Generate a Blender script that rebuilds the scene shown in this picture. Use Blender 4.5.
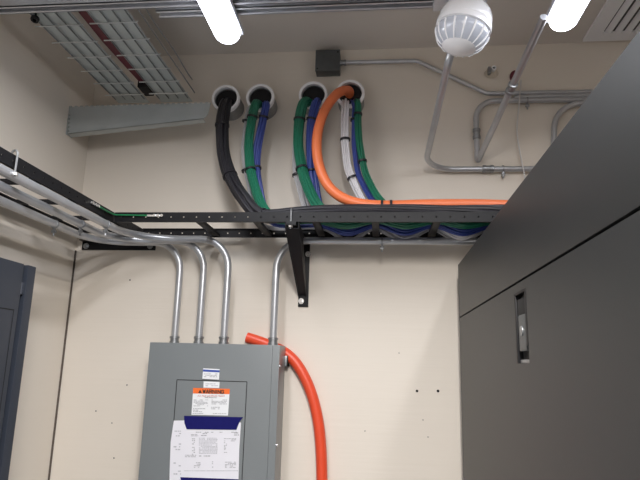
import bpy, bmesh, math, random
from mathutils import Vector, Matrix
random.seed(7)
S = bpy.context.scene
for o in list(bpy.data.objects): bpy.data.objects.remove(o)
COL = S.collection
V = Vector
# ------------------------------------------------------------------ camera
F = 574.0; EYE = V((0, 0, 1.65))
_y = V((60/F, -126/F, -1)).normalized(); _u = V((70/F, 2640/F, -1))
_z = (_u - _y*_u.dot(_y)).normalized(); _x = _y.cross(_z)
ROT = Matrix((_x, _y, _z))
cd = bpy.data.cameras.new('camera'); cam = bpy.data.objects.new('camera', cd); COL.objects.link(cam)
cd.sensor_width = 36; cd.lens = F/640*36; cd.clip_start = .02
cam.matrix_world = Matrix.Translation(EYE) @ ROT.to_4x4()
S.camera = cam
# ------------------------------------------------------------------ world, exposure
w = bpy.data.worlds.new('world'); S.world = w; w.use_nodes = True
w.node_tree.nodes['Background'].inputs[0].default_value = (.8, .85, 1, 1)
w.node_tree.nodes['Background'].inputs[1].default_value = .1
S.view_settings.view_transform = 'Standard'; S.view_settings.look = 'None'
S.view_settings.gamma = 1; S.view_settings.use_curve_mapping = False
S.view_settings.exposure = 0.74
LAMP_W = 8.0           # watts of the two tubes near the back wall
LAMP_BACK_W = 68.0     # watts of the tubes behind the viewpoint
LAMP_COL = (.93, .95, 1.0)
LAMP_BACK_COL = (1.0, .965, .93)
LENS_E = 5.5

def P(px, py, X=None, Y=None, Z=None):
    """real point seen at a pixel of the photo on a known wall / rail / shelf plane"""
    d = ROT @ V(((px-320)/F, -(py-240)/F, -1))
    if X is not None: t = (X-EYE.x)/d.x
    elif Y is not None: t = (Y-EYE.y)/d.y
    else: t = (Z-EYE.z)/d.z
    return EYE + d*t

# ------------------------------------------------------------------ materials
def mat(name, col, rough=.5, metal=0., noise=None, bump=None, spec=.5, emit=None, coat=0, trans=0):
    m = bpy.data.materials.new(name); m.use_nodes = True
    nt = m.node_tree; b = nt.nodes['Principled BSDF']
    b.inputs['Base Color'].default_value = (*col, 1); b.inputs['Roughness'].default_value = rough
    b.inputs['Metallic'].default_value = metal; b.inputs['Specular IOR Level'].default_value = spec
    if coat: b.inputs['Coat Weight'].default_value = coat
    if trans: b.inputs['Transmission Weight'].default_value = trans
    if emit:
        b.inputs['Emission Color'].default_value = (*emit[0], 1); b.inputs['Emission Strength'].default_value = emit[1]
    tc = nt.nodes.new('ShaderNodeTexCoord')
    if noise:   # (scale vec, amount)
        mp = nt.nodes.new('ShaderNodeMapping'); mp.inputs['Scale'].default_value = noise[0]
        n = nt.nodes.new('ShaderNodeTexNoise'); n.inputs['Scale'].default_value = 1; n.inputs['Detail'].default_value = 4
        r = nt.nodes.new('ShaderNodeMix'); r.data_type = 'RGBA'
        a = noise[1]
        r.inputs['A'].default_value = (*[max(0, c*(1-a)) for c in col], 1)
        r.inputs['B'].default_value = (*[min(1, c*(1+a)) for c in col], 1)
        nt.links.new(tc.outputs['Object'], mp.inputs[0]); nt.links.new(mp.outputs[0], n.inputs['Vector'])
        nt.links.new(n.outputs['Fac'], r.inputs['Factor']); nt.links.new(r.outputs['Result'], b.inputs['Base Color'])
    if bump:    # (scale vec, strength, distance)
        mp = nt.nodes.new('ShaderNodeMapping'); mp.inputs['Scale'].default_value = bump[0]
        n = nt.nodes.new('ShaderNodeTexNoise'); n.inputs['Scale'].default_value = 1; n.inputs['Detail'].default_value = 5
        bp = nt.nodes.new('ShaderNodeBump'); bp.inputs['Strength'].default_value = bump[1]; bp.inputs['Distance'].default_value = bump[2]
        nt.links.new(tc.outputs['Object'], mp.inputs[0]); nt.links.new(mp.outputs[0], n.inputs['Vector'])
        nt.links.new(n.outputs['Fac'], bp.inputs['Height']); nt.links.new(bp.outputs[0], b.inputs['Normal'])
    return m

WALLC = (.73, .665, .58)
M = dict(
 wall=mat('wall_paint', WALLC, .62, noise=((3, 3, 3), .03), bump=((2.5, 6, 45), .35, .002)),
 ceil=mat('ceiling_paint', (.72, .67, .61), .8, noise=((2, 2, 2), .03), bump=((30, 30, 30), .2, .002)),
 floor=mat('floor_tile', (.36, .38, .42), .5, noise=((6, 6, 6), .15)),
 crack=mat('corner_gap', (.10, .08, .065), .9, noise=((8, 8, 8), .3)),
 steel=mat('galvanised_steel', (.62, .63, .66), .38, .5, noise=((25, 25, 25), .15), bump=((60, 60, 60), .1, .001)),
 conduit=mat('conduit_steel', (.50, .51, .53), .34, .6, noise=((20, 20, 20), .12)),
 zinc=mat('zinc_fitting', (.33, .34, .35), .4, .8, noise=((90, 90, 90), .3)),
 chrome=mat('bright_zinc', (.8, .8, .8), .25, .9, noise=((90, 90, 90), .1)),
 black=mat('black_powder_coat', (.0075, .0075, .009), .5, spec=.25, noise=((60, 60, 60), .2)),
 rack=mat('charcoal_powder_coat', (.016, .0175, .0185), .45, noise=((5, 5, 5), .08), bump=((500, 500, 500), .12, .0006)),
 rackdark=mat('dark_seam', (.008, .008, .008), .7),
 navy=mat('blue_grey_enamel', (.030, .036, .050), .45, noise=((6, 6, 6), .08), bump=((400, 400, 400), .1, .0005)),
 panel=mat('grey_enamel', (.185, .20, .205), .33, noise=((4, 4, 4), .05), bump=((300, 300, 300), .06, .0004)),
 boxgrey=mat('dull_grey_steel', (.10, .108, .11), .45, .4, noise=((40, 40, 40), .2)),
 green=mat('green_cable_jacket', (.012, .15, .085), .42, noise=((40, 40, 40), .15)),
 blue=mat('blue_cable_jacket', (.035, .06, .27), .42, noise=((40, 40, 40), .15)),
 grey=mat('grey_cable_jacket', (.46, .45, .46), .5, noise=((40, 40, 40), .12)),
 white=mat('white_cable_jacket', (.78, .76, .78), .5, noise=((40, 40, 40), .1)),
 blackc=mat('black_cable_jacket', (.018, .017, .022), .45, noise=((40, 40, 40), .2)),
 orange=mat('orange_innerduct', (.76, .18, .062), .42, noise=((30, 30, 30), .06)),
 red=mat('red_orange_innerduct', (.74, .075, .028), .38, noise=((30, 30, 30), .06)),
 pvc=mat('white_pvc', (.88, .88, .90), .35, noise=((30, 30, 30), .04)),
 hole=mat('sleeve_inside', (.015, .014, .015), .9, noise=((30, 30, 30), .2)),
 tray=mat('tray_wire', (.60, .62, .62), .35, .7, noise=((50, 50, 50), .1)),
 longw=mat('shaded_tray_wire', (.22, .24, .25), .4, .7, noise=((50, 50, 50), .1)),  # darker copy of the tray wire, shade put into its colour
 sheet=mat('tray_liner', (.47, .51, .51), .5, .1, noise=((10, 10, 10), .08)),
 bracket=mat('tray_bracket_steel', (.42, .45, .45), .42, .3, noise=((14, 14, 14), .12)),
 maroon=mat('maroon_strip', (.13, .02, .032), .5, noise=((30, 30, 30), .2)),
 lampbody=mat('lamp_housing', (.62, .64, .70), .4, noise=((30, 30, 30), .03)),
 lens=mat('lamp_lens', (.9, .9, .9), .4, emit=((.88, .91, 1.0), LENS_E)),
 dome=mat('ribbed_white_plastic', (.90, .90, .92), .22, noise=((20, 20, 20), .02), coat=.4),
 domeclear=mat('frosted_plastic', (.50, .53, .60), .2, noise=((20, 20, 20), .03), coat=.5),
 vent=mat('vent_enamel', (.90, .90, .91), .45, noise=((20, 20, 20), .03)),
 ventdark=mat('vent_throat', (.10, .10, .10), .8, noise=((20, 20, 20), .1)),
 paper=mat('paper', (.74, .73, .77), .7, noise=((12, 12, 12), .03)),
 ink=mat('grey_ink', (.36, .36, .38), .8, noise=((90, 90, 90), .3)),
 inklight=mat('pale_ink', (.46, .46, .49), .8, noise=((90, 90, 90), .3)),
 tape=mat('blue_tape', (.010, .010, .105), .9, spec=.15, noise=((60, 60, 60), .15)),
 stickerblue=mat('sticker_blue', (.03, .07, .35), .4), stickerorange=mat('sticker_orange', (.85, .16, .03), .4),
 stickerwhite=mat('sticker_white', (.78, .79, .80), .4), inkblack=mat('black_ink', (.02, .02, .02), .5),
 inkred=mat('red_ink', (.5, .06, .04), .5),
 foam=mat('yellow_foam', (.56, .50, .40), .9, noise=((90, 90, 90), .2)),
 cord=mat('white_cord', (.62, .60, .58), .6), gwire=mat('green_wire', (.01, .17, .06), .4),
)

# ------------------------------------------------------------------ builders
def link(name, bm, m, parent=None, smooth=True, loc=None):
    me = bpy.data.meshes.new(name)
    o = bpy.data.objects.new(name, me); COL.objects.link(o)
    base = V((0, 0, 0))
    if parent is not None:
        o.parent = parent
        q = parent
        while q is not None: base += q.location; q = q.parent
    if loc is not None:
        o.location = V(loc) - base; base = V(loc)
    bmesh.ops.translate(bm, verts=bm.verts, vec=-base)
    bmesh.ops.recalc_face_normals(bm, faces=bm.faces)
    bm.to_mesh(me); bm.free()
    me.materials.append(M[m])
    if smooth:
        me.polygons.foreach_set('use_smooth', [True]*len(me.polygons))
        try: me.set_sharp_from_angle(angle=math.radians(40))
        except Exception: pass
    return o
def tag(o, label, cat, group=None):
    o['label'] = label; o['category'] = cat
    if group: o['group'] = group
    return o
def empty(name, loc, label, cat, group=None):
    o = bpy.data.objects.new(name, None); COL.objects.link(o); o.location = loc; o.empty_display_size = .05
    return tag(o, label, cat, group)
def structure(o): o['kind'] = 'structure'; return o
NB = bmesh.new
def box(bm, a, b, bev=0.):
    t = bmesh.new(); bmesh.ops.create_cube(t, size=1)
    c = [(a[i]+b[i])/2 for i in range(3)]; s = [abs(b[i]-a[i]) for i in range(3)]
    for v in t.verts: v.co = V((c[i]+v.co[i]*s[i] for i in range(3)))
    if bev: bmesh.ops.bevel(t, geom=t.edges[:], offset=min(bev, min(s)*.45), segments=2, affect='EDGES', profile=.7)
    me = bpy.data.meshes.new('t'); t.to_mesh(me); t.free(); bm.from_mesh(me); bpy.data.meshes.remove(me); return bm
def frames(pts):
    T = []
    n = len(pts)
    for i in range(n):
        T.append((pts[min(i+1, n-1)]-pts[max(i-1, 0)]).normalized())
    u = T[0].orthogonal().normalized(); R = []
    for i in range(n):
        u = (u - T[i]*u.dot(T[i])).normalized(); R.append((u.copy(), T[i].cross(u).normalized()))
    return T, R
def tube(bm, pts, r, seg=12, caps=True):
    pts = [V(p) for p in pts]; T, R = frames(pts); rings = []
    for i, p in enumerate(pts):
        rr = r[i] if isinstance(r, (list, tuple)) else r
        rings.append([bm.verts.new(p+(R[i][0]*math.cos(a)+R[i][1]*math.sin(a))*rr) for a in [2*math.pi*k/seg for k in range(seg)]])
    for a, b in zip(rings, rings[1:]):
        for k in range(seg): bm.faces.new((a[k], a[(k+1) % seg], b[(k+1) % seg], b[k]))
    if caps: bm.faces.new(rings[0][::-1]); bm.faces.new(rings[-1])
    return bm
def hollow(bm, a, b, ro, ri, seg=32):
    a = V(a); b = V(b); t = (b-a).normalized(); u = t.orthogonal().normalized(); v = t.cross(u)
    R = []
    for p, r in ((a, ro), (b, ro), (b, ri), (a, ri)):
        R.append([bm.verts.new(p+(u*math.cos(x)+v*math.sin(x))*r) for x in [2*math.pi*k/seg for k in range(seg)]])
    for i in range(4):
        A, B = R[i], R[(i+1) % 4]
        for k in range(seg): bm.faces.new((A[k], A[(k+1) % seg], B[(k+1) % seg], B[k]))
    return bm
def spline(ctrl, n=8):
    c = [V(p) for p in ctrl]; c = [c[0]*2-c[1]]+c+[c[-1]*2-c[-2]]; out = []
    for i in range(1, len(c)-2):
        for k in range(n):
            t = k/n; p0, p1, p2, p3 = c[i-1:i+3]
            out.append(.5*((2*p1)+(p2-p0)*t+(2*p0-5*p1+4*p2-p3)*t*t+(3*p1-p0-3*p2+p3)*t**3))
    out.append(c[-2]); return out
def fillet(pts, rad, n=10):
    pts = [V(p) for p in pts]; out = [pts[0]]
    for i in range(1, len(pts)-1):
        p = pts[i]; a = (pts[i-1]-p); b = (pts[i+1]-p); ra = rad[i-1] if isinstance(rad, list) else rad
        ang = a.angle(b); d = min(ra/math.tan(ang/2), a.length*.49, b.length*.49); r = d*math.tan(ang/2)
        a.normalize(); b.normalize(); s = p+a*d; e = p+b*d; c = p+(a+b).normalized()*(r/math.sin(ang/2))
        sv = s-c; ev = e-c; tot = sv.angle(ev)
        for k in range(n+1):
            t = k/n; out.append(c+(sv*math.sin((1-t)*tot)+ev*math.sin(t*tot))/math.sin(tot))
    out.append(pts[-1]); return out
def poly(bm, pts, thick, direc):
    d = V(direc)*thick; A = [bm.verts.new(V(p)) for p in pts]; B = [bm.verts.new(V(p)+d) for p in pts]; n = len(A)
    bm.faces.new(A[::-1]); bm.faces.new(B)
    for i in range(n): bm.faces.new((A[i], A[(i+1) % n], B[(i+1) % n], B[i]))
    return bm
def ring(bm, c, t, rad, r=.0022, seg=20, sx=1.):
    c = V(c); t = V(t).normalized(); u = t.orthogonal().normalized(); v = t.cross(u); R = []
    for k in range(seg):
        a = 2*math.pi*k/seg; o = (u*math.cos(a)+v*math.sin(a)); R.append([bm.verts.new(c+o*(rad+r*x)+t*y) for x, y in ((-r/r, -2*r), (1, -2*r), (1, 2*r), (-1, 2*r))])
    for k in range(seg):
        A, B = R[k], R[(k+1) % seg]
        for j in range(4): bm.faces.new((A[j], B[j], B[(j+1) % 4], A[(j+1) % 4]))
    return bm
def cyl(bm, c, d, r, h, seg=16):
    c = V(c); d = V(d).normalized(); return tube(bm, [c, c+d*h], r, seg)

# ================================================================== SETTING
XL, YB, ZC, XR, YN = -1.388, 2.45, 3.10, 3.2, -5.0
structure(link('wall_back', box(NB(), (XL-.1, YB, -.0), (XR+.1, YB+.12, ZC)), 'wall', smooth=False))
structure(link('wall_left', box(NB(), (XL-.12, YN, 0), (XL, YB, ZC)), 'wall', smooth=False))
structure(link('wall_right', box(NB(), (XR, YN, 0), (XR+.1, YB, ZC)), 'wall', smooth=False))
structure(link('wall_front', box(NB(), (XL-.12, YN-.1, 0), (XR+.1, YN, ZC)), 'wall', smooth=False))
structure(link('ceiling', box(NB(), (XL-.12, YN-.1, ZC), (XR+.1, YB+.12, ZC+.1)), 'ceil', smooth=False))
structure(link('floor', box(NB(), (XL-.12, YN-.1, -.1), (XR+.1, YB+.12, 0)), 'floor', smooth=False))
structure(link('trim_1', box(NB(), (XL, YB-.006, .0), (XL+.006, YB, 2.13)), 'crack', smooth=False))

# ================================================================== CHARCOAL CABINET (right)
RX, RY = .31, 2.317
root = empty('server_cabinet', (.8, .95, 0), 'tall charcoal steel cabinet filling the right side, with recessed latch', 'cabinet')
b = NB(); box(b, (RX+.022, -.45, 0), (1.25, RY-.004, 2.054), .004); link('body', b, 'rackdark', root, False)
b = NB(); box(b, (RX, -.45, 1.846), (RX+.021, RY-.012, 2.056), .005); link('top_panel', b, 'rack', root)
b = NB(); box(b, (RX-.0005, RY-.0115, .06), (RX+.021, RY, 2.056), .003); link('corner_trim', b, 'rack', root)
b = NB(); box(b, (RX+.03, -.45, 2.054), (1.25, RY, 2.060), .002); box(b, (RX+.022, RY-.004, 0), (1.25, RY+.002, 2.056), .002); link('outer_skin', b, 'rack', root)
hy0, hy1, hz0, hz1 = 1.262, 1.372, 1.664, 1.822
b = NB()
for a, c in (((-.45, .06), (hy0, 1.841)), ((hy1, .06), (RY-.012, 1.841)), ((hy0, hz1), (hy1, 1.841)), ((hy0, .06), (hy1, hz0))):
    box(b, (RX, a[0], a[1]), (RX+.021, c[0], c[1]))
bmesh.ops.remove_doubles(b, verts=b.verts, dist=1e-5)
door = link('door', b, 'rack', root, False)
h = NB(); box(h, (RX+.012, hy0-.001, hz0-.001), (RX+.0215, hy1+.001, hz1+.001)); link('latch_recess', h, 'rackdark', door, False)
h = NB(); box(h, (RX-.001, hy0+.0, hz0+.035), (RX+.012, hy0+.014, hz1-.004), .002); box(h, (RX-.001, hy1-.012, hz0), (RX+.012, hy1, hz1), .002)
box(h, (RX-.001, hy0, hz1-.006), (RX+.012, hy1, hz1), .002); link('latch_frame', h, 'black', door)
h = NB(); box(h, (RX+.001, hy0+.022, hz0+.026), (RX+.012, hy1-.022, hz0+.106), .004); ln = link('latch_lever', h, 'boxgrey', door)
ln['label'] = 'grey metal latch lever with key slot'
h = NB(); cyl(h, (RX+.0015, (hy0+hy1)/2, hz0+.070), (-1, 0, 0), .011, .003, 20); link('lock_cylinder', h, 'zinc', door)
h = NB(); box(h, (RX+.002, hy0+.018, hz0+.106), (RX+.012, hy1-.018, hz0+.142), .003); link('grip', h, 'rackdark', door)
h = NB(); box(h, (RX+.004, hy0+.01, hz0), (RX+.012, hy1-.014, hz0+.008), .002); link('catch_plate', h, 'zinc', door)

# ================================================================== BLUE-GREY CABINET (left)
root = empty('wall_cabinet', (-1.29, 1.0, 0), 'blue grey steel cabinet against the left wall, cut by the frame edge', 'cabinet')
b = NB(); box(b, (XL+.001, .2, 0), (-1.222, 1.868, 1.950), .004); link('body', b, 'navy', root)
b = NB(); box(b, (-1.221, .2, .05), (-1.20, 1.808, 1.957), .006); dr = link('door', b, 'navy', root)
h = NB()
c0 = P(14, 310, X=-1.2); box(h, (-1.2015, .2, c0.z-.002), (-1.1995, c0.y, c0.z+.002)); box(h, (-1.2015, c0.y-.003, .3), (-1.1995, c0.y, c0.z)); link('panel_groove', h, 'rackdark', dr, False)
b = NB(); box(b, (-1.221, 1.828, .05), (-1.198, 1.873, 1.957), .003); link('edge_frame', b, 'navy', root)
b = NB(); box(b, (-1.2215, 1.806, .05), (-1.2195, 1.830, 1.955)); link('gap_strip', b, 'rackdark', root, False)
b = NB(); box(b, (-1.22, 1.800, 1.855), (-1.204, 1.832, 1.895), .003); cyl(b, (-1.208, 1.818, 1.855), (0, 0, 1), .008, .04); link('hinge', b, 'navy', root)

# ================================================================== ELECTRICAL PANEL
PX0, PX1, PY0, PY1, PZ = -.918, -.391, 2.256, 2.402, 1.720
root = empty('electrical_panel', ((PX0+PX1)/2, PY1, .62), 'grey electrical panel on the wall with warning sticker', 'electrical panel')
b = NB(); box(b, (PX0, PY0+.004, .62), (PX1, PY1, PZ), .003); link('enclosure', b, 'panel', root)
b = NB(); box(b, (PX0+.001, PY0-.002, .622), (PX1-.028, PY0+.005, PZ-.001), .002); link('cover', b, 'panel', root)
yf = PY0-.002
a0 = P(177, 379.5, Y=yf); a1 = P(247, 382, Y=yf)
dx0, dx1, dz = a0.x, a1.x, (a0.z+a1.z)/2
b = NB()
for q in ((dx0-.0015, .9, dx0+.0015, dz), (dx1-.0015, .9, dx1+.0015, dz), (dx0, dz-.0015, dx1, dz+.0015)):
    box(b, (q[0], yf-.0004, q[1]), (q[2], yf+.001, q[3]))
link('door_gap', b, 'rackdark', root, False)
b = NB(); box(b, (dx0+.003, yf-.002, .9), (dx1-.003, yf+.001, dz-.003), .001); link('door', b, 'panel', root)
for zz in (1.64, .75):
    b = NB(); cyl(b, (PX1-.001, PY0+.02, zz), (1, 0, 0), .006, .005, 12); link('screw', b, 'chrome', root)
b = NB(); cyl(b, (PX1-.001, PY0+.02, 1.345), (1, 0, 0), .006, .005, 12); link('screw', b, 'chrome', root)
for zz in (1.66, .8):
    b = NB(); box(b, (PX0-.0, PY1-.001, zz-.021), (PX1+.008, YB, zz+.021), .002); link('mounting_strut', b, 'zinc', root)
b = NB(); box(b, (PX1+.008, PY1-.006, 1.638), (PX1+.012, YB-.006, 1.682), .001); link('strut_cap', b, 'black', root)

ys = yf-.0032
def frect(bm, x0, y0, x1, y1, dy=0., Y=None):
    """flat sticker area between two pixels, real plane Y, thin"""
    Y = Y if Y is not None else ys-dy
    A = [P(x0, y0, Y=Y), P(x1, y0, Y=Y), P(x1, y1, Y=Y), P(x0, y1, Y=Y)]
    poly(bm, A, .0004, (0, 1, 0))
def quad(bm, pts, dy=0.): poly(bm, [P(x, y, Y=ys-dy) for x, y in pts], .0004, (0, 1, 0))
def text(s, px0, py0, px1, py1, m, name, parent, dy):
    cu = bpy.data.curves.new('txt', 'FONT'); cu.body = s; cu.size = 1; cu.offset = .008
    o = bpy.data.objects.new('txt', cu); COL.objects.link(o); bpy.context.view_layer.update()
    me = bpy.data.meshes.new_from_object(o.evaluated_get(bpy.context.evaluated_depsgraph_get())); bpy.data.objects.remove(o)
    xs = [v.co.x for v in me.vertices]; zs = [v.co.y for v in me.vertices]
    A = P(px0, py1, Y=ys-dy); B = P(px1, py1, Y=ys-dy); C = P(px0, py0, Y=ys-dy)
    for v in me.vertices:
        u = (v.co.x-min(xs))/(max(xs)-min(xs)); t = (v.co.y-min(zs))/(max(zs)-min(zs))
        v.co = A+(B-A)*u+(C-A)*t
    bm = NB(); bm.from_mesh(me); bpy.data.meshes.remove(me)
    return link(name, bm, m, parent, False)
def dashes(bm, x0, y0, x1, y1, rows, dy, h=.45, fill=.7, mn=.8, mx=3.2):
    for r in range(rows):
        y = y0+(y1-y0)*(r+.5)/rows; hh = (y1-y0)/rows*h/2; x = x0
        while x < x1-mn:
            l = random.uniform(mn, mx); e = min(x+l, x1)
            if random.random() < fill: frect(bm, x, y-hh, e, y+hh, dy)
            x = e+random.uniform(.3, .7)
# top sticker
b = NB(); quad(b, ((203.2, 368.2), (219.6, 369.2), (219.0, 379.7), (202.3, 378.7))); st = link('maker_sticker', b, 'stickerwhite', root, False)
b = NB(); quad(b, ((203.0, 369.4), (219.6, 370.3), (219.4, 372.4), (202.9, 371.5)), .0006); link('sticker_header', b, 'stickerblue', st, False)
b = NB(); dashes(b, 204, 373.2, 217.5, 377.4, 3, .0006, fill=.6); link('sticker_lettering', b, 'ink', st, False)
b = NB(); quad(b, ((203.6, 381.3), (219.6, 382), (219.2, 388), (203.4, 387.6))); st = link('rating_sticker', b, 'stickerwhite', root, False)
b = NB(); dashes(b, 205.5, 383, 218, 386.6, 2, .0006, fill=.9); link('sticker_lettering', b, 'inklight', st, False)
# warning sticker
b = NB(); quad(b, ((193.2, 388), (229.8, 389), (228.0, 415.6), (191.4, 414.8)), .0006); st = link('warning_sticker', b, 'stickerwhite', root, False)
st['label'] = 'white and orange WARNING sticker'
b = NB(); quad(b, ((193.2, 387.9), (229.8, 388.9), (229.4, 394.2), (192.9, 393.4)), .0012); link('warning_header', b, 'stickerorange', st, False)
GL = dict(W=[[(0, 6), (1, 0), (2, 5), (3, 0), (4, 6)]], A=[[(0, 0), (2, 6), (4, 0)], [(.8, 1.8), (3.2, 1.8)]], R=[[(0, 0), (0, 6), (3.2, 6), (4, 4.6), (3.2, 3), (0, 3)], [(1.8, 3), (4, 0)]],
          N=[[(0, 0), (0, 6), (4, 0), (4, 6)]], I=[[(2, 0), (2, 6)]], G=[[(4, 5), (3, 6), (1, 6), (0, 4.5), (0, 1.5), (1, 0), (3, 0), (4, 1), (4, 2.8), (2.4, 2.8)]])
b = NB(); lx = 202.9
for chh in 'WARNING':
    wd = 1.0 if chh == 'I' else 2.45
    for stroke in GL[chh]:
        for (ax, ay), (bx_, by) in zip(stroke, stroke[1:]):
            fx = (lambda q: lx+(q/4*wd if chh != 'I' else .5)); fy = lambda q: 393.0+(lx-203)*.028-q*.55
            p0 = V((fx(ax), fy(ay), 0)); p1 = V((fx(bx_), fy(by), 0)); d = (p1-p0).normalized(); n = V((-d.y, d.x, 0))*.36; e = d*.25
            quad(b, [((p0-e+n).x, (p0-e+n).y), ((p1+e+n).x, (p1+e+n).y), ((p1+e-n).x, (p1+e-n).y), ((p0-e-n).x, (p0-e-n).y)], .0026)
    lx += wd+.85
link('lettering', b, 'inkblack', st, False)
b = NB(); quad(b, ((198.2, 392.9), (201.8, 392.95), (200.1, 389.6)), .0020); link('warning_triangle', b, 'inkblack', st, False)
text('Arc Flash and Shock Hazard', 197.5, 395, 224.5, 396.6, 'inkred', 'lettering', st, .0014)
text('PPE Required', 205, 397.0, 216.5, 398.3, 'inkblack', 'lettering', st, .0014)
b = NB(); dashes(b, 193.6, 399.3, 208, 406.5, 6, .0014, fill=.75); dashes(b, 211.5, 399.3, 227, 404.6, 4, .0014, fill=.75)
dashes(b, 193, 408, 207, 412.3, 3, .0014, fill=.9); dashes(b, 211.2, 406.5, 224, 409.6, 2, .0014, fill=.5); dashes(b, 213, 412.8, 226.5, 414, 1, .0014, fill=1); dashes(b, 192.6, 412.8, 203, 414, 1, .0014, fill=1)
link('lettering', b, 'ink', st, False)
# taped document
doc = empty('taped_document', P(206, 470, Y=ys-.004), 'white printed circuit directory sheet taped to the grey panel door', 'paper')
b = NB(); quad(b, ((173.8, 420.6), (205, 420), (205, 520), (168, 520), (170.6, 442)), .0016); link('back_sheet', b, 'paper', doc, False)
b = NB(); quad(b, ((182.5, 421.5), (241.0, 422.5), (239.2, 450), (237.6, 520), (180, 520)), .0024); link('front_sheet', b, 'paper', doc, False)
b = NB(); dashes(b, 183, 431.5, 237, 433, 1, .0032, fill=.35); dashes(b, 191, 433.8, 199, 436.5, 2, .0032, fill=.7); dashes(b, 201, 432.5, 207, 436.5, 2, .0032, fill=.7); dashes(b, 234, 432, 239, 436, 2, .0032, fill=.7)
dashes(b, 224, 438, 236, 441.5, 3, .0032, fill=.7); dashes(b, 224, 442, 227, 453, 8, .0032, fill=.8, mx=2)
dashes(b, 192, 438, 195, 455, 10, .0032, fill=.5, mx=2); dashes(b, 185, 454.5, 197, 457.5, 2, .0032, fill=.9)
dashes(b, 199, 455, 216, 457, 1, .0032, fill=.4); dashes(b, 194, 462, 201, 468, 4, .0032, fill=.8); dashes(b, 212, 461, 214.5, 468, 4, .0032, fill=.8, mx=2); dashes(b, 225, 461.5, 236, 468, 5, .0032, fill=.8)
link('print', b, 'ink', doc, False)
b = NB(); dashes(b, 199, 437.5, 217.5, 454, 12, .0032, fill=.95, h=.55, mx=1.6); dashes(b, 184, 470.2, 239, 471.4, 1, .0032, fill=1, mx=6); link('print_table', b, 'inklight', doc, False)
b = NB(); dashes(b, 174.5, 430, 181, 437, 3, .0024, fill=.5); dashes(b, 173.5, 440, 181, 478, 14, .0024, fill=.3); link('print', b, 'inklight', doc, False)
b = NB(); quad(b, ((184.0, 415.8), (243.2, 417.2), (239.6, 421.5), (236.4, 429.8), (186.6, 429.2), (184.4, 423)), .0042); tp = link('tape', b, 'tape', doc, False); tp['label'] = 'dark blue tape strip'
b = NB(); quad(b, ((180.3, 477.2), (238.6, 479.3), (236.5, 492), (183, 491)), .0042); link('tape', b, 'tape', doc, False)

for ch in doc.children:
    if ch.name.startswith('print'): ch['kind'] = 'stuff'
# ================================================================== CONDUITS
def clamp_bm(c, r, axis, down=(0, 0, -1)):
    b = NB(); c = V(c); d = V(down); ring(b, c, axis, r+.001, .0016, 18)
    t = V(axis).normalized(); s = t.cross(d)
    p = c+d*(r+.002)
    box(b, p-V((.004, .004, 0)), p+V((.004, .004, -.018 if down[2] < 0 else .018)))
    cyl(b, p+V((0, 0, -.016)), (0, 0, -1), .0035, .012, 8); cyl(b, p+V((-.008, 0, -.012)), (1, 0, 0), .006, .016, 6)
    return b
def conduit(pts, r, label, rad=.11, couplings=(), group=None, clamps=(), ends=(), name='conduit'):
    pts = fillet(pts, rad)
    root = empty(name, pts[0], label, 'conduit', group)
    link('tube', tube(NB(), pts, r, 14), 'conduit', root)
    for c, d, L in couplings:
        c = V(c); d = V(d).normalized(); b = NB()
        tube(b, [c-d*L/2, c-d*L*.45, c-d*L*.2, c-d*L*.18, c+d*L*.18, c+d*L*.2, c+d*L*.45, c+d*L/2], [r*1.05, r*1.4, r*1.4, r*1.2, r*1.2, r*1.4, r*1.4, r*1.05], 12)
        link('coupling', b, 'zinc', root)
    for c, ax in clamps: link('clamp', clamp_bm(c, r, ax), 'zinc', root)
    return root
CR = .0148; ZK = 2.158
# three from left wall, under the ladder, turning down to the panel
tops = [(-.868, 2.395, -1.265, 'galvanised conduit entering the panel top at the far left', .17, ZK),
        (-.751, 2.360, -1.157, 'galvanised conduit entering the panel top second from left', .19, ZK),
        (-.634, 2.322, -1.054, 'galvanised conduit entering the panel top third from left', .22, ZK)]
for tx, ty, lx, lab, rr, zz in tops:
    conduit([(lx, -.4, zz), (lx, ty, zz), (tx, ty, zz), (tx, ty, PZ)], CR, lab, [rr, .125],
            [((tx, ty, PZ+.016), (0, 0, 1), .032)], 'conduits curving down to the electrical panel', [((lx, 2.06, zz), (0, 1, 0))])
conduit([(1.6, 2.322, 2.153), (-.430, 2.322, 2.153), (-.430, 2.322, PZ)], CR, 'galvanised conduit under the black ladder, dropping to the panel right edge', [.12],
        [((-.430, 2.322, PZ+.016), (0, 0, 1), .032)], None, [((P(382, 242, Y=2.315).x, 2.322, 2.153), (1, 0, 0))])
# dome conduit
yw = 2.425
z1 = P(470, 169, Y=yw).z
k0 = P(424, 165, Y=yw); k0.z = z1; s0 = P(448.5, 62, Y=1.70)
conduit([(.245, 1.63, 2.72), s0, k0, (.75, yw, z1-.002), (2.2, yw, z1-.006)], .0122, 'grey conduit from the white dome, bending right low on the wall', [.03, .125, .1],
        [((P(488, 169, Y=yw).x, yw, z1), (1, 0, 0), .05)], None, [((P(503, 169, Y=yw).x, yw, z1), (1, 0, 0))])
# lamp conduit
k1 = P(477.5, 162, Y=yw); t3 = P(515, 100.5, Y=yw); e3 = P(600, 99, Y=yw); s1 = P(544, 17, Y=1.62)
k1.x += 0
cc = s1.lerp(k1, .40)
conduit([s1, k1, (k1.x, yw, t3.z), (t3.x, yw, t3.z), (e3.x+1, yw, t3.z-.01)], .0122, 'grey conduit from the right tube lamp, doubling back up the wall', [.018, .10, .5],
        [((k1.x, yw, P(477, 134, Y=yw).z), (0, 0, 1), .05), (cc, k1-s1, .05)], None, [((P(527, 100, Y=yw).x, yw, t3.z), (1, 0, 0))])
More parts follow.
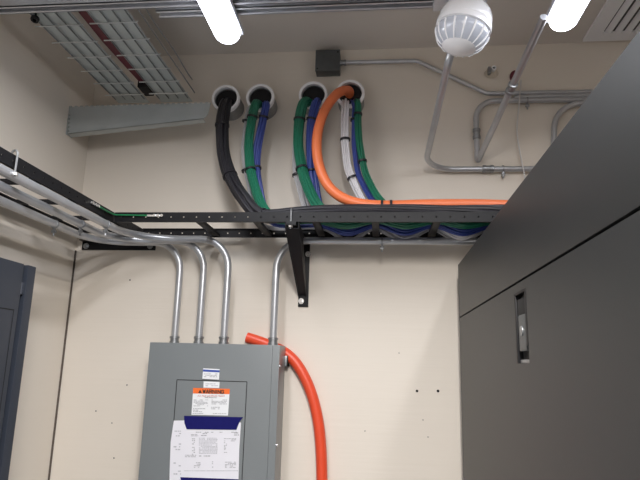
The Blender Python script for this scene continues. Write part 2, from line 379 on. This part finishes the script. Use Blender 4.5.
# box conduit
p = [P(339, 62.8, Y=yw), P(417, 60.8, Y=yw), P(487, 93.5, Y=yw), P(640, 91, Y=yw)]
conduit([p[0], p[1], p[2], p[3]+(p[3]-p[2])*2], .0100, 'thin conduit from the square junction box, stepping down to the right', [.06, .06], [(P(343, 62.8, Y=yw), (1, 0, 0), .03)])
yv = 2.425
p = [V((P(516, 97, Y=yv).x, YB, P(516, 97, Y=yv).z)), P(516, 97, Y=yv), P(640, 94, Y=yv)]
conduit([p[0], p[1], p[2]+(p[2]-p[1])*2], .0095, 'thin straight conduit, middle of the three parallel runs on the wall', [.02])
p = [P(553, 165, Y=yv), P(555, 104, Y=yv), P(640, 102, Y=yv)]
conduit([p[0], p[1], p[2]+(p[2]-p[1])*2], .0125, 'conduit elbow partly hidden behind the charcoal cabinet', [.12])

# junction box
r0 = P(327, 62, Y=YB)
root = empty('junction_box', (r0.x, YB, r0.z), 'small square dark grey junction box high on the wall', 'junction box')
A = P(316, 50.5, Y=2.395); B = P(339.5, 70.5, Y=2.395)
b = NB(); box(b, (A.x, 2.398, B.z), (B.x, YB, A.z), .003); link('box_body', b, 'boxgrey', root)
b = NB(); box(b, (A.x-.001, 2.393, B.z-.001), (B.x+.001, 2.398, A.z+.001), .001); cv = link('cover', b, 'boxgrey', root)
for sx, sz in ((B.x-.009, A.z-.012), (A.x+.009, B.z+.012)):
    b = NB(); cyl(b, (sx, 2.394, sz), (0, -1, 0), .004, .002, 10); link('cover_screw', b, 'rackdark', cv)

# ================================================================== CABLE LADDERS
RZ0, RZ1 = 2.176, 2.214
def rail(bm, a, b, t=.0035, fl=.012, side=1, holes=True, pitch=.0508):
    """C channel rail from a to b (2-D points), web with real holes, flanges to `side`"""
    a = V((*a, 0)); b = V((*b, 0)); d = (b-a); L = d.length; d.normalize(); n = V((-d.y, d.x, 0))*side
    def bx(s0, s1, z0, z1, n0, n1):
        pts = [a+d*s0+n*n0, a+d*s1+n*n0, a+d*s1+n*n1, a+d*s0+n*n1]
        poly(bm, [V((p.x, p.y, z0)) for p in pts], z1-z0, (0, 0, 1))
    h = .0028; zc = (RZ0+RZ1)/2
    bx(0, L, RZ0, zc-h, 0, t); bx(0, L, zc+h, RZ1, 0, t)
    s = 0.; k = pitch/2
    while k < L:
        bx(s, k-h, zc-h, zc+h, 0, t); s = k+h; k += pitch
    bx(s, L, zc-h, zc+h, 0, t)
    bx(0, L, RZ1-t, RZ1, t, fl); bx(0, L, RZ0, RZ0+t, t, fl)
    return bm
FY, BY = 2.09, 2.372
LXI, LXO = -1.043, -1.345
back = empty('cable_ladder', (.0, BY, RZ0), 'black cable ladder running along the back wall', 'cable ladder')
x_end = 2.2
link('side_rail', rail(NB(), (LXI+.004, FY), (x_end, FY), side=1), 'black', back, False)
link('side_rail', rail(NB(), (LXI+.004, BY), (x_end, BY), side=-1), 'black', back, False)
rx = P(145, 222, Y=FY).x
xs = [P(q, 222, Y=FY).x for q in (197,)][0]
k = -2
RUNGS = []
for k in range(0, 12):
    x = xs+k*.2286
    if x > x_end-.1: break
    RUNGS.append(x)
for x in RUNGS:
    link('rung', box(NB(), (x-.014, FY+.004, RZ0+.003), (x+.014, BY-.004, RZ0+.016), .002), 'black', back)
left = empty('cable_ladder', (LXI-.16, 1.2, RZ0), 'black cable ladder running along the left wall', 'cable ladder')
link('side_rail', rail(NB(), (LXI, -.5), (LXI, 2.428), side=1), 'black', left, False)
link('side_rail', rail(NB(), (LXO, -.5), (LXO, 2.428), side=-1), 'black', left, False)
y = 2.30
while y > -.45:
    link('rung', box(NB(), (LXO+.004, y-.014, RZ0+.003), (LXI-.004, y+.014, RZ0+.016), .002), 'black', left)
    y -= .2286
# wall angle
wa = empty('wall_angle', ((LXI+LXO)/2, YB, 2.15), 'black wall angle bar bolted under the ladder corner', 'bracket')
b = NB(); box(b, (LXO-.012, YB-.005, 2.133), (LXI+.034, YB, 2.176), .001); box(b, (LXO-.012, YB-.035, 2.171), (LXI+.034, YB-.004, 2.176), .001); link('angle_bar', b, 'black', wa)
for px in (86, 150):
    c = P(px, 246, Y=YB-.006); b = NB(); cyl(b, (c.x, YB-.004, c.z), (0, -1, 0), .0135, .003, 20); cyl(b, (c.x, YB-.007, c.z), (0, -1, 0), .008, .007, 6); link('bolt', b, 'zinc', wa)
# triangular bracket
bxx = -.335
br = empty('support_bracket', (bxx, YB, 1.93), 'black triangular wall bracket holding up the cable ladder', 'bracket')
b = NB(); z0 = P(302, 307, Y=YB).z
box(b, (bxx-.016, YB-.006, z0), (bxx+.028, YB, 2.172), .001); link('wall_plate', b, 'black', br)
b = NB(); box(b, (bxx-.020, FY-.012, 2.160), (bxx+.018, YB-.006, 2.1755), .001); link('arm', b, 'black', br)
b = NB()
poly(b, [(bxx-.024, FY-.008, 2.172), (bxx-.024, FY-.004, 2.148), (bxx-.016, YB-.010, z0+.044), (bxx-.016, YB-.006, z0+.082), (bxx-.024, FY+.10, 2.160)], .004, (1, 0, 0))
poly(b, [(bxx+.026, FY-.008, 2.172), (bxx+.026, FY-.004, 2.148), (bxx+.014, YB-.010, z0+.044), (bxx+.014, YB-.006, z0+.082), (bxx+.026, FY+.10, 2.160)], .004, (1, 0, 0))
A4 = [V((bxx-.024, FY-.004, 2.150)), V((bxx+.030, FY-.004, 2.148)), V((bxx+.018, YB-.012, z0+.050)), V((bxx-.016, YB-.012, z0+.050))]
poly(b, A4, .003, (0, .5, .86)); link('brace', b, 'black', br, False)
for (px, py) in ((301, 301), (308, 254)):
    c = P(px, py, Y=YB-.01); b = NB(); cyl(b, (c.x, YB-.005, c.z), (0, -1, 0), .0125, .003, 20); cyl(b, (c.x, YB-.008, c.z), (0, -1, 0), .0075, .008, 6); link('bolt', b, 'chrome', br)
def jbolt(x, y, ax, lab, m):
    rt = empty('hook_bolt', (x, y, RZ0), lab, 'bolt', None)
    n = V(ax)
    pth = spline([V((x, y, RZ0-.028)), V((x, y, RZ1-.004)), V((x, y, RZ1+.010))+n*.003, V((x, y, RZ1+.014))+n*.010, V((x, y, RZ1+.006))+n*.018, V((x, y, RZ1-.010))+n*.018], 6)
    link('rod', tube(NB(), pth, .0032, 8), m, rt)
    b = NB(); cyl(b, (x, y, RZ0-.024), (0, 0, 1), .0085, .008, 6); link('nut', b, 'chrome', rt)
jx = P(291, 215, Y=FY-.005).x
jbolt(jx, FY-.006, (0, 1, 0), 'hook bolt on the back ladder front rail, above the triangular bracket', 'zinc')
jy = P(16, 160, X=LXI+.006).y
jbolt(LXI+.008, jy, (-1, 0, 0), 'hook bolt on the left ladder inner rail', 'zinc')
# ground jumper wire
gr = empty('ground_jumper', (LXI, FY, 2.195), 'green ground wire joining the two ladders at the corner', 'wire')
l0 = P(100, 207, X=LXI+.006); l1 = P(147, 215.5, Y=FY-.006)
pth = spline([l0, P(106, 210.5, X=LXI+.008), V((LXI+.009, FY-.012, P(113, 214.5, Y=FY-.012).z)), P(125, 215, Y=FY-.008), l1], 8)
link('wire', tube(NB(), pth, .0032, 8), 'gwire', gr)
b = NB()
q0 = P(91, 203, X=LXI+.005); box(b, (LXI+.0015, min(q0.y, l0.y), l0.z-.004), (LXI+.006, max(q0.y, l0.y), l0.z+.004), .001)
for t in (.15, .5, .8): cyl(b, (LXI+.004, q0.y+(l0.y-q0.y)*t, l0.z), (1, 0, 0), .006, .006, 6)
link('lug', b, 'chrome', gr)
b = NB(); q1 = P(160, 215.5, Y=FY-.005)
box(b, (l1.x, FY-.006, l1.z-.004), (q1.x+.01, FY-.0015, l1.z+.004), .001)
for t in (.5, .75, 1.): cyl(b, (l1.x+(q1.x+.008-l1.x)*t, FY-.004, l1.z), (0, -1, 0), .006, .006, 6)
link('lug', b, 'chrome', gr)

# ================================================================== SLEEVES
SL = [(225.5, 98), (260, 97), (313, 94.5), (350, 93)]
SY = 2.335
SC = []
labs = ['white wall sleeve on the far left, black cables coming out', 'white wall sleeve second from left, green, blue and grey cables',
        'white wall sleeve third from left, below the junction box', 'white wall sleeve on the far right, with the orange duct']
for (px, py), lab in zip(SL, labs):
    c = P(px, py, Y=SY); SC.append(c)
    rt = empty('wall_sleeve', (c.x, YB, c.z), lab, 'pipe sleeve', 'cable sleeves through the back wall')
    link('bushing', hollow(NB(), (c.x, SY, c.z), (c.x, SY+.02, c.z), .0640, .0525), 'pvc', rt)
    link('pipe', hollow(NB(), (c.x, SY+.018, c.z), (c.x, YB, c.z), .059, .053), 'zinc', rt)
    b = NB(); cyl(b, (c.x, SY+.030, c.z), (0, 1, 0), .0525, .003, 32); link('sleeve_shade', b, 'hole', rt)  # near-black disc paints the shade inside the open sleeve

# ================================================================== CABLES
def bundle(name, ctrl, rad, m, n, label, ties=(), flat=1., group=None, sr=None, twist=.9, cat='cable bundle'):
    pts = spline(ctrl, 9); T, R = frames(pts)
    offs = []
    ring_n = [(0, 1), (.52, 6), (1., max(1, n-7))]
    sr = sr or rad*.27
    for q, cnt in ring_n:
        for k in range(cnt): offs.append((q*(rad-sr), 2*math.pi*k/cnt+random.uniform(-.12, .12)))
    offs = offs[:n]
    rt = empty(name, pts[-1], label, cat, group)
    b = NB(); L = 0
    for (q, a0) in offs:
        pp = []; L = 0; ph = random.uniform(0, 6)
        for i, p in enumerate(pts):
            if i: L += (p-pts[i-1]).length
            a = a0+twist*L*2+.12*math.sin(L*14+ph); qq = q*(1+.07*math.sin(L*23+ph))
            pp.append(p+R[i][0]*math.cos(a)*qq+R[i][1]*math.sin(a)*qq)
        tube(b, pp, sr, 7)
    link('strands', b, m, rt)
    for (px, py) in ties:
        best = min(range(len(pts)), key=lambda i: (proj(pts[i])-V((px, py))).length)
        link('cable_tie', ring(NB(), pts[best], T[best], rad+.0016, .0022), 'blackc', rt)
    return rt
def proj(p):
    c = ROT.transposed() @ (V(p)-EYE); return V((320+F*c.x/-c.z, 240-F*c.y/-c.z))
def ladder_run(x0, y, z, x1=2.1, sag=.018):
    """resting on rungs, sagging between them"""
    out = []
    for i, x in enumerate(RUNGS):
        if x > x0+.02 and x < x1:
            out.append(V((x, y, z)))
            if i+1 < len(RUNGS) and RUNGS[i+1] < x1: out.append(V(((x+RUNGS[i+1])/2, y, z-sag)))
    return out
def inside(c, dx, dz=-.032): return [V((c.x+dx, SY+.045, c.z+dz)), V((c.x+dx, SY+.02, c.z+dz))]
TOP = RZ0+.016
LANE = dict(black=2.135, green=2.19, blue=2.245, grey=2.30)
# black bundle
c = SC[0]
ctrl = inside(c, 0, -.018)+[P(224, 112, Y=2.31), P(222, 130, Y=2.30), P(224, 155, Y=2.28), P(231, 178, Y=2.24), P(243, 197, Y=2.19), V((P(262, 212, Y=2.14).x, 2.15, 2.215)),
        V((RUNGS[2]-.05, 2.13, TOP+.028)), V((RUNGS[3], 2.125, TOP+.034)), V((RUNGS[4], 2.125, TOP+.030)), V((RUNGS[6], 2.125, TOP+.030)), V((2.1, 2.125, TOP+.030))]
bundle('cable_bundle', ctrl, .0285, 'blackc', 18, 'thick black cable bundle dropping from the leftmost sleeve', [(222, 126), (231, 176), (262, 214)])
def drop(c, dx, pix, Ys, x_in, lane, z, sag, **k):
    pts = inside(c, dx)
    for (px, py), yy in zip(pix, Ys): pts.append(P(px, py, Y=yy))
    return pts+[V((x_in, lane, z+.012))]+ladder_run(x_in+.04, lane, z, sag=sag)
Yd = [2.305, 2.30, 2.28, 2.25]
# second sleeve
c = SC[1]
bundle('cable_bundle', drop(c, -.03, [(248, 110), (245, 128), (243, 152), (248, 182)], [2.325, 2.325, 2.325, 2.315], P(262, 222, Y=2.32).x, 2.325, TOP+.016, .060), .013, 'grey', 8,
       'thin grey cable bundle from the second sleeve, left of the green one', [(245, 122), (244, 170)])
bundle('cable_bundle', drop(c, -.004, [(255, 105), (251, 125), (249, 152), (253, 180)], Yd, P(272, 216, Y=2.22).x, 2.19, TOP+.020, .020), .0205, 'green', 18,
       'green cable bundle dropping from the second sleeve', [(252, 118), (250, 170)])
bundle('cable_bundle', drop(c, .022, [(266, 106), (262, 125), (257, 152), (258, 182)], [2.31, 2.31, 2.30, 2.28], P(272, 220, Y=2.26).x, 2.255, TOP+.018, .034), .018, 'blue', 16,
       'blue cable bundle dropping from the second sleeve', [(264, 118), (257, 168)])
# third sleeve
c = SC[2]
bundle('cable_bundle', drop(c, -.02, [(301, 110), (298, 130), (296, 155), (299, 182)], [2.328, 2.328, 2.328, 2.32], P(318, 222, Y=2.32).x, 2.325, TOP+.020, .052), .018, 'grey', 12,
       'grey cable bundle behind the green one at the third sleeve', [(294, 174)])
bundle('cable_bundle', drop(c, -.018, [(303, 104), (299, 125), (299, 152), (306, 182)], Yd, P(326, 214, Y=2.22).x, 2.20, TOP+.040, .016), .0225, 'green', 19,
       'green cable bundle dropping from the third sleeve', [(299, 119), (301, 170)])
bundle('cable_bundle', drop(c, .020, [(316, 104), (311, 125), (311, 152), (314, 182)], [2.31, 2.31, 2.30, 2.28], P(326, 218, Y=2.26).x, 2.275, TOP+.040, .034), .0205, 'blue', 17,
       'blue cable bundle dropping from the third sleeve', [(311, 118), (311, 170)])
# fourth sleeve
c = SC[3]
bundle('cable_bundle', drop(c, -.022, [(345, 106), (345, 125), (346, 152), (352, 178)], [2.325, 2.32, 2.315, 2.31], P(380, 218, Y=2.30).x, 2.300, TOP+.036, .058), .0180, 'white', 12,
       'white cable bundle behind the orange duct at the fourth sleeve', [(345, 139), (352, 180)])
bundle('cable_bundle', drop(c, .010, [(354, 106), (354, 125), (355, 152), (361, 180)], [2.315, 2.305, 2.30, 2.28], P(385, 214, Y=2.26).x, 2.225, TOP+.052, .020), .0125, 'blue', 11,
       'narrow blue cable bundle between white and green at the fourth sleeve', [(354, 119)])
bundle('cable_bundle', drop(c, .026, [(358, 104), (358, 125), (361, 152), (368, 180)], [2.30, 2.29, 2.27, 2.25], P(390, 210, Y=2.22).x, 2.17, TOP+.050, .018), .0150, 'green', 13,
       'green cable bundle dropping from the fourth sleeve', [(359, 115), (361, 163)])
# orange duct on ladder
od = spline([V((c.x-.004, SY+.045, c.z+.006)), V((c.x-.008, SY-.0, c.z+.012)), P(337, 94, Y=2.26), P(324, 112, Y=2.22), P(317, 138, Y=2.19), P(319, 165, Y=2.17), P(330, 188, Y=2.155), P(350, 201, Y=2.15),
             P(380, 205.5, Y=2.155), P(430, 204.5, Y=2.16), P(480, 204.5, Y=2.165), P(520, 205.5, Y=2.165), P(640, 206, Y=2.165), V((2.1, 2.165, 2.265))], 10)
o = link('orange_duct', tube(NB(), od, .0205, 18), 'orange', loc=od[-1]); tag(o, 'orange flexible duct looping from the fourth sleeve onto the ladder', 'duct')
for px in (382, 391):
    q = P(px, 204, Y=2.16); b = NB(); ring(b, (q.x, 2.150, q.z-.022), (1, 0, 0), .032, .0024, 24)
    tag(link('cable_tie', b, 'blackc', loc=(q.x, 2.150, q.z-.014)), 'black tie around cables on the ladder, %s of a close pair' % ('left' if px == 382 else 'right'), 'cable tie')
# red-orange duct behind panel
rd = spline([P(247, 337.5, Y=2.425), P(258, 341, Y=2.424), P(270, 345.5, Y=2.424), P(284, 352, Y=2.424), P(296, 363, Y=2.424), P(307, 382, Y=2.424), P(315, 406, Y=2.424), P(320, 436, Y=2.424), P(322, 480, Y=2.424), P(322, 560, Y=2.424), V((P(322, 480, Y=2.424).x-.01, 2.424, .0))], 10)
b = tube(NB(), rd, .0225, 20, caps=False); 
rt = empty('orange_duct', rd[-1], 'red orange flexible duct hanging beside the grey panel', 'duct')
link('duct', b, 'red', rt); T_, R_ = frames(rd)
b = NB(); tube(b, [rd[1], rd[2]], .0205, 20); link('duct_inside', b, 'hole', rt)
# ================================================================== BASKET TRAYS, LINERS, BRACKET
TZ = 2.812
def tray(x0, x1, y1, ph, label, nlong):
    rt = empty('wire_basket_tray', ((x0+x1)/2, 1.0, TZ), label, 'cable tray')
    w = .0026; y = y1-ph
    while y > -.4:
        link('cross_wire', tube(NB(), [(x0-.014, y, TZ), (x1+.008, y, TZ), (x1+.012, y, TZ+.004)], w, 6), 'tray', rt); y -= .108
    for k in range(nlong):
        x = x0+(x1-x0)*(k+.2)/(nlong-.6)
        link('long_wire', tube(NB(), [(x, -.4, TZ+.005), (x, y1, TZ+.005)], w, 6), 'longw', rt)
    b = NB(); box(b, (x0, -.4, TZ+.011), (x1-.004, y1+.05, TZ+.0125)); link('liner', b, 'sheet', rt, False)
    return rt
tray(-1.224, -1.069, 2.335, .055, 'galvanised wire basket tray nearest the left wall, below the ceiling', 4)
tray(-1.016, -.864, 2.335, .060, 'galvanised wire basket tray on the right of the maroon strip', 4)
b = NB(); pth = [V((-1.048, -.4, TZ+.03)), V((-1.045, 1.6, TZ+.03)), V((-1.052, 1.9, TZ+.03)), V((-1.041, 2.25, TZ+.03))]
for i in range(3):
    p0, p1 = pth[i], pth[i+1]; poly(b, [p0-V((.015, 0, 0)), p0+V((.015, 0, 0)), p1+V((.015, 0, 0)), p1-V((.015, 0, 0))], .006, (0, 0, 1))
bmesh.ops.remove_doubles(b, verts=b.verts, dist=1e-5)
tag(link('maroon_strip', b, 'maroon', loc=(-.983, .8, TZ+.03)), 'flat maroon strip lying between the two wire trays', 'strip')
b = NB(); box(b, (-1.063, 2.22, TZ+.005), (-1.02, 2.31, TZ+.04), .004); tag(link('tray_clip', b, 'black', loc=(-1.04, 2.26, TZ+.005)), 'small black clip at the end of the maroon strip', 'clip')
for x, y1, lab in ((-.830, 2.32, 'inner'), (-.800, 2.20, 'outer')):
    b = NB(); pth = []
    yy = -.4
    while yy < y1: pth.append(V((x+(.003*math.sin(yy*17) if lab == 'outer' else 0), yy, TZ+.012))); yy += .06
    tube(b, pth, .0026, 6); tag(link('thin_wire', b, 'zinc', loc=(x, 1.0, TZ+.012)), '%s thin grey wire alongside the right wire tray' % ('straight' if lab == 'inner' else 'slightly wavy'), 'wire')
tb = empty('tray_bracket', (XL, 2.27, 2.64), 'grey tapered steel bracket from left wall under the wire trays', 'bracket')
yb = P(68, 120, X=XL+.003).y
L0 = P(69.5, 106, Y=yb); L1 = P(67.5, 134, Y=yb); R0 = P(211, 102, Y=yb); R1 = P(203, 119, Y=yb)
# face plate with toothed top edge and toothed left edge
n = 26; topv = []
for i in range(n):
    u0 = i/n
    for uu, dz in ((u0, 0), (u0+.45/n, 0), (u0+.5/n, -.005), (u0+.95/n, -.005)):
        q = L0.lerp(R0, uu); topv.append(V((q.x, yb, q.z+dz)))
lefv = []
for i in range(7):
    u0 = i/7
    for uu, d in ((u0, 0), (u0+.5/7, 0), (u0+.55/7, .006), (u0+.95/7, .006)):
        q = L1.lerp(L0, uu); lefv.append(V((q.x+d, yb, q.z)))
b = NB(); mid = L1.lerp(R1, .5)-V((0, 0, .003))
poly(b, lefv+topv+[V((R0.x, yb, R0.z)), V((R1.x+.02, yb, R1.z+.02)), V((R1.x, yb, R1.z)), V((mid.x, yb, mid.z+.004))], .003, (0, 1, 0)); link('side_plate', b, 'bracket', tb, False)
b = NB(); poly(b, [L1+V((0, .0, 0)), R1+V((0, .0, 0)), R1+V((0, .04, 0)), L1+V((0, .04, 0))], .003, (0, 0, 1)); link('bottom_flange', b, 'bracket', tb, False)
b = NB(); box(b, (XL, yb, L1.z), (XL+.004, yb+.05, L0.z), .001); link('wall_flange', b, 'bracket', tb)
# small fitting on tray near edge
b = NB(); q = P(35, 19, Z=TZ-.01); ring(b, q, (0, .4, 1), .011, .003, 12); cyl(b, q, (0, 0, 1), .004, .03, 8)
tag(link('tray_bolt', b, 'black', loc=q), 'small dark ring bolt hanging at the left wire tray edge', 'bolt')

# ================================================================== STRUTS
def strut(x0, x1, y0, z0, label):
    rt = empty('strut_channel', ((x0+x1)/2, y0, z0), label, 'strut channel')
    b = NB(); t = .003; w = .041
    box(b, (x0, y0, z0), (x1, y0+t, z0+w)); box(b, (x0, y0+w-t, z0), (x1, y0+w, z0+w)); box(b, (x0, y0, z0+w-t), (x1, y0+w, z0+w))
    box(b, (x0, y0, z0), (x1, y0+.010, z0+t)); box(b, (x0, y0+w-.010, z0), (x1, y0+w, z0+t))
    link('channel', b, 'steel', rt, False)
    return rt
strut(XL+.001, XR-.001, 1.555, 2.765, 'long galvanised strut channel crossing the top of the view')
strut(-.735, .215, 1.610, 2.765, 'shorter galvanised strut channel just behind the long one, between lamp and dome')
for x, lab in ((-.25, 'threaded rod hanging the long strut from the ceiling, left of the dome'), (1.2, 'threaded rod hanging the long strut from the ceiling, at far right')):
    b = NB(); tube(b, [(x, 1.5755, 2.80), (x, 1.5755, ZC)], .005, 8); tag(link('threaded_rod', b, 'zinc', loc=(x, 1.5755, ZC)), lab, 'rod')

# ================================================================== LAMPS
def lamp(x, y0, y1, label, vis=True, zb=2.70, watts=LAMP_W):
    rt = empty('tube_lamp', (x, (y0+y1)/2, zb+.06), label, 'lamp', 'tube lamps on the strut' )
    def prof(wd, h0, h1, ya, yb_, endr, m, name, seg=10):
        # lens: half-round section closed by rounded ends
        b = NB(); rings = []
        N = 8; st = []
        for k in range(N+1):
            a = math.pi/2*k/N; st.append((ya+endr*(1-math.sin(a)), math.cos(a)))
        st = [(ya+endr*(1-math.cos(math.pi/2*k/N)), math.sin(math.pi/2*k/N)) for k in range(N+1)]+[(yb_-endr*(1-math.cos(math.pi/2*k/N)), math.sin(math.pi/2*k/N)) for k in range(N, -1, -1)]
        for yy, s in st:
            s = max(s, .08)
            rings.append([b.verts.new((x-math.cos(math.pi*j/seg)*wd*s, yy, h1-(h1-h0)*math.sin(math.pi*j/seg)**.7*(.25+.75*s))) for j in range(seg+1)])
        for A, B in zip(rings, rings[1:]):
            for j in range(seg): b.faces.new((A[j], A[j+1], B[j+1], B[j]))
            b.faces.new((A[0], B[0], B[seg], A[seg]))
        b.faces.new(rings[0]); b.faces.new(rings[-1][::-1])
        return link(name, b, m, rt)
    prof(.045, zb, zb+.045, y0, y1, .05, 'lens', 'lens')
    b = NB(); box(b, (x-.050, y0+.01, zb+.043), (x+.050, y1-.012, zb+.064), .008); link('housing', b, 'lampbody', rt)
    if vis:
        L = bpy.data.lights.new('lamp_light', 'AREA'); L.shape = 'RECTANGLE'; L.size = .075; L.size_y = (y1-y0)-.08; L.energy = watts; L.color = LAMP_COL if y0 > 0 else LAMP_BACK_COL
        lo = bpy.data.objects.new('lamp_light', L); COL.objects.link(lo); lo.parent = rt; lo.location = (0, 0, -.064)
lamp(-.516, .50, 1.745, 'bright white tube lamp above the leftmost sleeves')
lamp(.572, .50, 1.735, 'bright white tube lamp at upper right, left of the ceiling vent', watts=LAMP_W*.35)
lamp(.10, -.85, .35, 'bright white tube lamp above the viewpoint, in the aisle', watts=LAMP_BACK_W)
lamp(.540, -1.9, -.7, 'bright white tube lamp behind the viewpoint, on the right', watts=LAMP_BACK_W*.15)

# ================================================================== DOME
DX, DY_, DZ = .247, 1.60, 2.655
DOME = rt = empty('dome_fitting', (DX, DY_, 2.765), 'white ribbed dome fitting hanging from the strut', 'dome fitting')
def lathe(bm, prof, c, seg=48, rib=0.):
    R = []
    for r, z in prof:
        R.append([bm.verts.new((c[0]+r*(1+(rib if k % 2 else 0))*math.cos(2*math.pi*k/seg), c[1]+r*(1+(rib if k % 2 else 0))*math.sin(2*math.pi*k/seg), c[2]+z)) for k in range(seg)])
    for A, B in zip(R, R[1:]):
        for k in range(seg): bm.faces.new((A[k], A[(k+1) % seg], B[(k+1) % seg], B[k]))
    bm.faces.new(R[0]); bm.faces.new(R[-1][::-1]); return bm
c = (DX, DY_, DZ)
link('cap', lathe(NB(), [(.055, .095), (.070, .088), (.084, .070), (.092, .048), (.094, .030), (.092, .022), (.088, .020)], c), 'dome', rt)
link('rim', lathe(NB(), [(.088, .021), (.097, .018), (.0985, .008), (.097, -.004), (.089, -.008)], c), 'dome', rt)
pf = [(.089, -.006)]+[(.092*math.cos(a), -.010-.082*math.sin(a)) for a in [math.radians(q) for q in (4, 12, 22, 32, 42, 50)]]
link('ribbed_lens', lathe(NB(), pf, c, 40, .018), 'domeclear', rt)
for k in range(16):
    a0 = 2*math.pi*k/16; b = NB()
    pts = [V((DX+(.0935*math.cos(e))*math.cos(a0), DY_+(.0935*math.cos(e))*math.sin(a0), DZ-.010-.0835*math.sin(e))) for e in [math.radians(q) for q in (2, 12, 24, 36, 50)]]
    tube(b, pts, [.004, .004, .0035, .003, .002], 6); link('rib', b, 'dome', rt)
pf = [(.0602, -.0722), (.054, -.077)]+[(.092*math.cos(a), -.010-.082*math.sin(a)) for a in [math.radians(q) for q in (58, 66, 74, 82, 88)]]
link('lens_tip', lathe(NB(), pf, c, 40), 'dome', rt)
b = NB(); box(b, (DX-.085, DY_-.06, 2.748), (DX+.075, DY_+.045, 2.764), .003); box(b, (DX-.085, DY_-.02, 2.764), (DX+.075, DY_+.045, 2.80), .003)
for k in range(5): cyl(b, (DX-.07+k*.033, DY_+.044, 2.785), (0, 1, 0), .004, .002, 8)
link('mounting_box', b, 'steel', rt)

for ch in DOME.children:
    if ch.name.startswith('mounting_box'): continue
    ch.data.transform(Matrix.Translation((0, 0, -.11)) @ Matrix.Rotation(math.radians(14), 4, 'Y') @ Matrix.Scale(.86, 4) @ Matrix.Translation((0, 0, .11)))
# ================================================================== CEILING VENT
v0, v1, w0, w1 = .895, 1.505, 1.815, 2.420
rt = empty('ceiling_vent', ((v0+v1)/2, (w0+w1)/2, ZC), 'white louvred air vent in the ceiling at upper right', 'vent')
b = NB(); z0 = ZC-.012; q = .062
for a in ((v0, w0, v1, w0+q), (v0, w1-q, v1, w1), (v0, w0+q, v0+q, w1-q), (v1-q, w0+q, v1, w1-q)): box(b, (a[0], a[1], z0), (a[2], a[3], ZC))
link('frame', b, 'vent', rt, False)
b = NB(); box(b, (v0+q, w0+q, ZC-.003), (v1-q, w1-q, ZC)); link('throat', b, 'ventdark', rt, False)
x = v0+q+.02
while x < v1-q-.005:
    b = NB(); poly(b, [(x-.011, w0+q, ZC-.004), (x+.011, w0+q, ZC-.016), (x+.014, w0+q, ZC-.014), (x-.008, w0+q, ZC-.003)], w1-w0-2*q, (0, 1, 0)); link('louvre', b, 'vent', rt, False); x += .041

# ================================================================== WALL BITS
q = P(492, 72, Y=YB)
rt = empty('wall_stub', (q.x, YB, q.z), 'small metal stub with yellow foam on the wall, right of the dome', 'wall stub')
b = NB(); box(b, (q.x-.022, YB-.03, q.z-.02), (q.x-.010, YB, q.z+.012), .002); link('clip', b, 'zinc', rt)
b = NB(); hollow(b, (q.x+.004, YB-.03, q.z+.006), (q.x+.004, YB, q.z+.006), .011, .006, 14); link('stub', b, 'pvc', rt)
b = NB(); cyl(b, (q.x+.004, YB-.02, q.z+.006), (0, 1, 0), .0065, .01); link('stub_hole', b, 'hole', rt)
b = NB(); lathe(b, [(.006, 0), (.022, -.002), (.030, -.005), (.034, -.009)], (0, 0, 0), 14)
for v in b.verts: v.co = V((q.x-.005+v.co.x*.95, YB+v.co.z*.8-.0005, q.z-.012+v.co.y*.7))
link('foam', b, 'foam', rt)
q = P(515.5, 77, Y=YB)
b = NB()
pth = [V((q.x+.018*math.cos(a), YB-.008, q.z-.004+.026*math.sin(a))) for a in [math.radians(t) for t in range(85, 275, 18)]]
tube(b, pth, [.005, .007, .008, .009, .010, .010, .010, .009, .008, .007, .005][:len(pth)], 10)
tag(link('firestop_putty', b, 'maroon', loc=(q.x, YB, q.z)), 'dark red putty patch on the wall behind the angled conduit', 'putty')
pth = spline([P(521, 80, Y=YB-.004), P(519.5, 100, Y=2.405), P(517, 130, Y=2.41), P(520, 152, Y=2.41), P(525, 178, Y=2.40), P(530, 215, Y=2.40)], 10)
tag(link('pull_string', tube(NB(), pth, .0032, 8), 'cord', loc=pth[0]), 'thin white string hanging down the wall beside the cabinet', 'string')
for px, py, lab in ((417, 391, 'left'), (438, 391, 'right')):
    q = P(px, py, Y=YB); b = NB(); cyl(b, (q.x, YB-.0015, q.z), (0, 1, 0), .0055, .003, 14)
    o = link('wall_anchor', b, 'hole', loc=(q.x, YB, q.z)); tag(o, 'small dark empty screw anchor in the bare wall, %s of two' % lab, 'anchor')
for px, py, r, lab in ((399, 353, .0022, 'tiny nail hole in the wall above the two anchors'), (423, 420, .0022, 'tiny nail hole below the left anchor'), (428, 437, .0022, 'lowest tiny nail hole left of the cabinet edge'),
                  (365, 431, .0022, 'tiny nail hole midway between red duct and cabinet'), (130, 280, .0035, 'small nail hole in the wall below the ladder, left of the conduits'), (127, 385, .003, 'small nail hole just left of the grey panel'),
                  (96, 411, .003, 'small nail hole midway between corner and grey panel'), (112, 423, .0026, 'small nail hole left of the panel, level with the taped sheet'), (114, 458, .003, 'lowest small nail hole left of the grey panel')):
    q = P(px, py, Y=YB); b = NB(); cyl(b, (q.x, YB-.001, q.z), (0, 1, 0), r, .002, 8)
    tag(link('nail_hole', b, 'hole', loc=(q.x, YB, q.z)), lab, 'nail hole')
